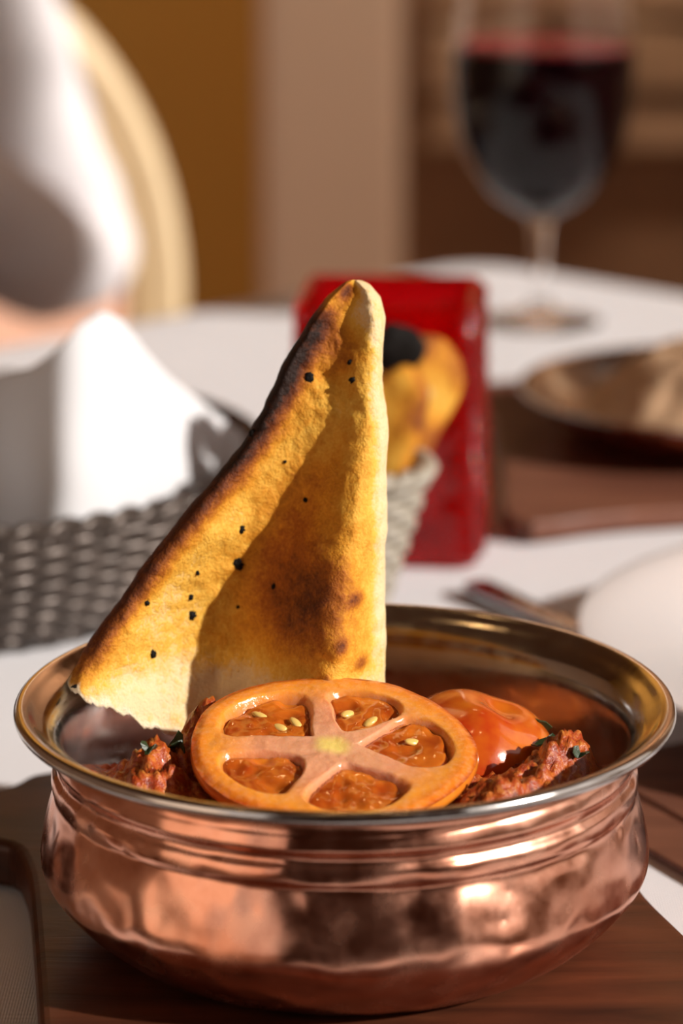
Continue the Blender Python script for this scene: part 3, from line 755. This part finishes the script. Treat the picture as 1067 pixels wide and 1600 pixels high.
link('seat_cushion', slab('seat_cushion', [(x * .95, -.23 + (y + .23) * .94) for x, y in so], .4255, .468, .018, 4), chair, mat=m_plain('mauve_seat_fabric', (.40, .31, .29), .9, .08, 60, .2))
for sx in (-1, 1):
    link('leg', tube('leg', [(sx * .19, -.41, .38), (sx * .19, -.412, .2), (sx * .188, -.415, 0)], [.022, .018, .012], 10), chair, mat=M['chairwood'])
    link('leg', tube('leg', [(sx * .17, -.03, .38), (sx * .17, -.01, .2), (sx * .17, .03, 0)], [.021, .018, .013], 10), chair, mat=M['chairwood'])
    link('back_post', tube('back_post', [(sx * .155, -.02, .42), (sx * .150, -.008, .455)], .018, 10), chair, mat=M['chairwood'])

# ------------------------------------------------------------------ person in a white shirt, seated on that chair
def skin_obj(name, verts, edges, root, mat, parent, sub=2, noise_amp=0, nscale=12):
    me = bpy.data.meshes.new(name); me.from_pydata([v[0] for v in verts], edges, []); me.update()
    o = bpy.data.objects.new(name, me); COL.objects.link(o); o.parent = parent
    md = o.modifiers.new('Skin', 'SKIN'); md.use_smooth_shade = True; md.branch_smoothing = .6
    for i, v in enumerate(verts):
        r = v[1]; me.skin_vertices[0].data[i].radius = r if isinstance(r, tuple) else (r, r)
    me.skin_vertices[0].data[root].use_root = True
    s = o.modifiers.new('Sub', 'SUBSURF'); s.levels = sub; s.render_levels = sub
    if noise_amp:
        tx = bpy.data.textures.new(name + '_folds', 'CLOUDS'); tx.noise_scale = nscale; tx.noise_depth = 2
        d = o.modifiers.new('Folds', 'DISPLACE'); d.texture = tx; d.strength = noise_amp; d.mid_level = .5
    me.materials.append(mat); return o
per = thing('person', 'person in a white long-sleeved shirt seated on the round-backed chair', 'person', (CH.x - .137, CH.y - .02, FZ), CR)
# local frame: x to the person's left (right in the picture), -y forward
def body(k, only=None, hem=False):
    V = {'pelvis': ((0, -.13, .57), (.14, .10)), 'waist': ((0, -.13, .70), (.125, .095)), 'chest': ((0, -.14, .86), (.15, .105)), 'neckb': ((0, -.13, 1.00), (.085, .07)), 'neck': ((0, -.14, 1.07), (.052, .055)), 'head0': ((0, -.155, 1.13), (.065, .075)), 'head1': ((0, -.16, 1.21), (.075, .09)), 'head2': ((0, -.155, 1.28), (.062, .07))}
    for s, n in ((1, 'L'), (-1, 'R')):
        V['sh' + n] = ((s * .165, -.135, .955), .062); V['ua' + n] = ((s * .205, -.14, .83), .050); V['el' + n] = ((s * .262, -.150, .650), .046)
        V['fa' + n] = ((s * .17, -.27, .715), .040); V['wr' + n] = ((s * .09, -.385, .775), .030)
        V['hi' + n] = ((s * .09, -.15, .545), .085); V['th' + n] = ((s * .11, -.36, .54), .072); V['kn' + n] = ((s * .12, -.56, .53), .058); V['ca' + n] = ((s * .12, -.57, .30), .050); V['an' + n] = ((s * .12, -.56, .09), .036); V['to' + n] = ((s * .125, -.68, .045), .032)
    E = [('pelvis', 'waist'), ('waist', 'chest'), ('chest', 'neckb'), ('neckb', 'neck'), ('neck', 'head0'), ('head0', 'head1'), ('head1', 'head2')]
    for n in 'LR':
        E += [('chest', 'sh' + n), ('sh' + n, 'ua' + n), ('ua' + n, 'el' + n), ('el' + n, 'fa' + n), ('fa' + n, 'wr' + n), ('pelvis', 'hi' + n), ('hi' + n, 'th' + n), ('th' + n, 'kn' + n), ('kn' + n, 'ca' + n), ('ca' + n, 'an' + n), ('an' + n, 'to' + n)]
    if only: V = {a: b for a, b in V.items() if a in only}; E = [e for e in E if e[0] in V and e[1] in V]
    if hem: V['pelvis'] = ((0, -.15, .60), (.178, .125)); V['waist'] = ((0, -.14, .72), (.15, .105))
    keys = list(V); vv = []
    for a in keys:
        p, r = V[a]; vv.append((p, tuple(x * k for x in r) if isinstance(r, tuple) else r * k))
    return vv, [(keys.index(a), keys.index(b)) for a, b in E], keys
# body with hands
vv, ee, keys = body(.86)
vv = [(p, q * .78 if k_[:2] in ('sh', 'ua', 'el', 'fa') else q) for (p, q), k_ in zip(vv, keys)]
for n, s in (('L', 1), ('R', -1)):
    w = keys.index('wr' + n); wp = Vector(vv[w][0]); dr = (wp - Vector(vv[keys.index('fa' + n)][0])).normalized(); sd_ = Vector((dr.y, -dr.x, 0)).normalized() * s
    pb = len(vv); vv.append((tuple(wp + dr * .045), (.034, .016))); ee.append((w, pb))
    kb = len(vv); vv.append((tuple(wp + dr * .085), (.038, .014))); ee.append((pb, kb))
    for q in range(4):
        b = wp + dr * .095 + sd_ * (q - 1.5) * .019; ln = (.060, .070, .066, .050)[q]
        i0 = len(vv); vv.append((tuple(b), .0095)); vv.append((tuple(b + dr * ln * .5 + Vector((0, 0, .004))), .0085)); vv.append((tuple(b + dr * ln + Vector((0, 0, -.008))), .007)); ee += [(kb, i0), (i0, i0 + 1), (i0 + 1, i0 + 2)]
    b = wp + dr * .045 + sd_ * -.034; i0 = len(vv); vv.append((tuple(b), .011)); vv.append((tuple(b + dr * .035 - sd_ * .014), .009)); ee += [(pb, i0), (i0, i0 + 1)]
skin_obj('body', vv, ee, 0, M['skin'], per)
vv, ee, _ = body(1.13, {'pelvis', 'waist', 'chest', 'neckb', 'shL', 'uaL', 'elL', 'faL', 'wrL', 'shR', 'uaR', 'elR', 'faR', 'wrR'}, True)
skin_obj('shirt', vv, ee, 0, M['shirt'], per, 3, .022, .09)
vv, ee, _ = body(1.10, {'pelvis', 'hiL', 'thL', 'knL', 'caL', 'anL', 'hiR', 'thR', 'knR', 'caR', 'anR'})
skin_obj('trousers', vv, ee, 0, M['trousers'], per, 2, .012, .06)
hb = blob('hair', .082, .098, .088, 2, .12, 2.5); bm = bmesh.new(); bm.from_mesh(hb)
bmesh.ops.delete(bm, geom=[x for x in bm.verts if x.co.y < -.03 and x.co.z < .035], context='VERTS'); bm.to_mesh(hb); bm.free()
link('hair', hb, per, (0, -.150, 1.235), M['hair'])
for s in (-1, 1): link('eye', blob('eye', .011, .008, .009, 0, 0, 1, 2), per, (s * .030, -.232, 1.205), M['char'])
link('nose', blob('nose', .012, .018, .022, 0, .05, 1, 2), per, (0, -.242, 1.175), M['skin']); link('mouth', blob('mouth', .024, .007, .006, 0, .05, 1, 2), per, (0, -.226, 1.138), m_plain('lips', (.5, .18, .15), .5))
for s in (-1, 1): link('ear', blob('ear', .010, .018, .030, 0, .1, 1, 2), per, (s * .070, -.150, 1.19), M['skin'])

# ------------------------------------------------------------------ unseen spot lights added to brighten the back walls with warm light
for k, (x, y, e) in enumerate([(-.75, 2.55, 26), (-.15, 2.45, 26), (.40, 2.30, 62), (1.05, 2.25, 80)]):
    L = thing('ceiling_lamp', ('added unseen light at the far left of the back wall', 'added unseen light in front of the beige pillar', 'added unseen light over the left of the stone wall', 'added unseen light over the right of the stone wall')[k], 'lamp', (x, y, 1.924), 0, 'added wall-washing lights')
    link('lamp_ring', lathe('lamp_ring', [(.030, 0), (.042, 0), (.042, -.012), (.036, -.016), (.030, -.012), (.030, 0)], 24), L, mat=M['lampmetal'])
    ld = bpy.data.lights.new('added_wall_light', 'SPOT'); ld.energy = e; ld.color = (1, .80, .58); ld.spot_size = math.radians(120); ld.spot_blend = .8; ld.shadow_soft_size = .03
    lo = bpy.data.objects.new('added_wall_light', ld); COL.objects.link(lo); lo.parent = L; lo.location = (0, 0, -.02); lo.rotation_euler = (math.radians(30), 0, 0)
# ------------------------------------------------------------------ ceiling spots whose light shows on the steel rim
for k, (x, y) in enumerate([(-.50, .9), (.0, 1.35), (.12, 1.35), (.45, 1.0), (-.1, -.2), (.35, -.3), (-.7, -.3)]):
    L = thing('ceiling_lamp', ('small ceiling spot over the person in the white shirt', 'small ceiling spot beyond the wine glass, left of a pair', 'small ceiling spot beyond the wine glass, right of a pair', 'small ceiling spot over the far copper dish', 'small ceiling spot over the left front of the copper bowl', 'small ceiling spot over the right front of the copper bowl', 'small ceiling spot nearest the cream left wall')[k], 'lamp', (x, y, 1.924), 0, 'ceiling spots')
    link('lamp_ring', lathe('lamp_ring', [(.030, 0), (.042, 0), (.042, -.012), (.036, -.016), (.030, -.012), (.030, 0)], 24), L, mat=M['lampmetal'])
    link('bulb', lathe('bulb', [(0, -.016), (.018, -.014), (.029, -.006), (.029, 0), (0, 0)], 20), L, mat=M['bulb'])
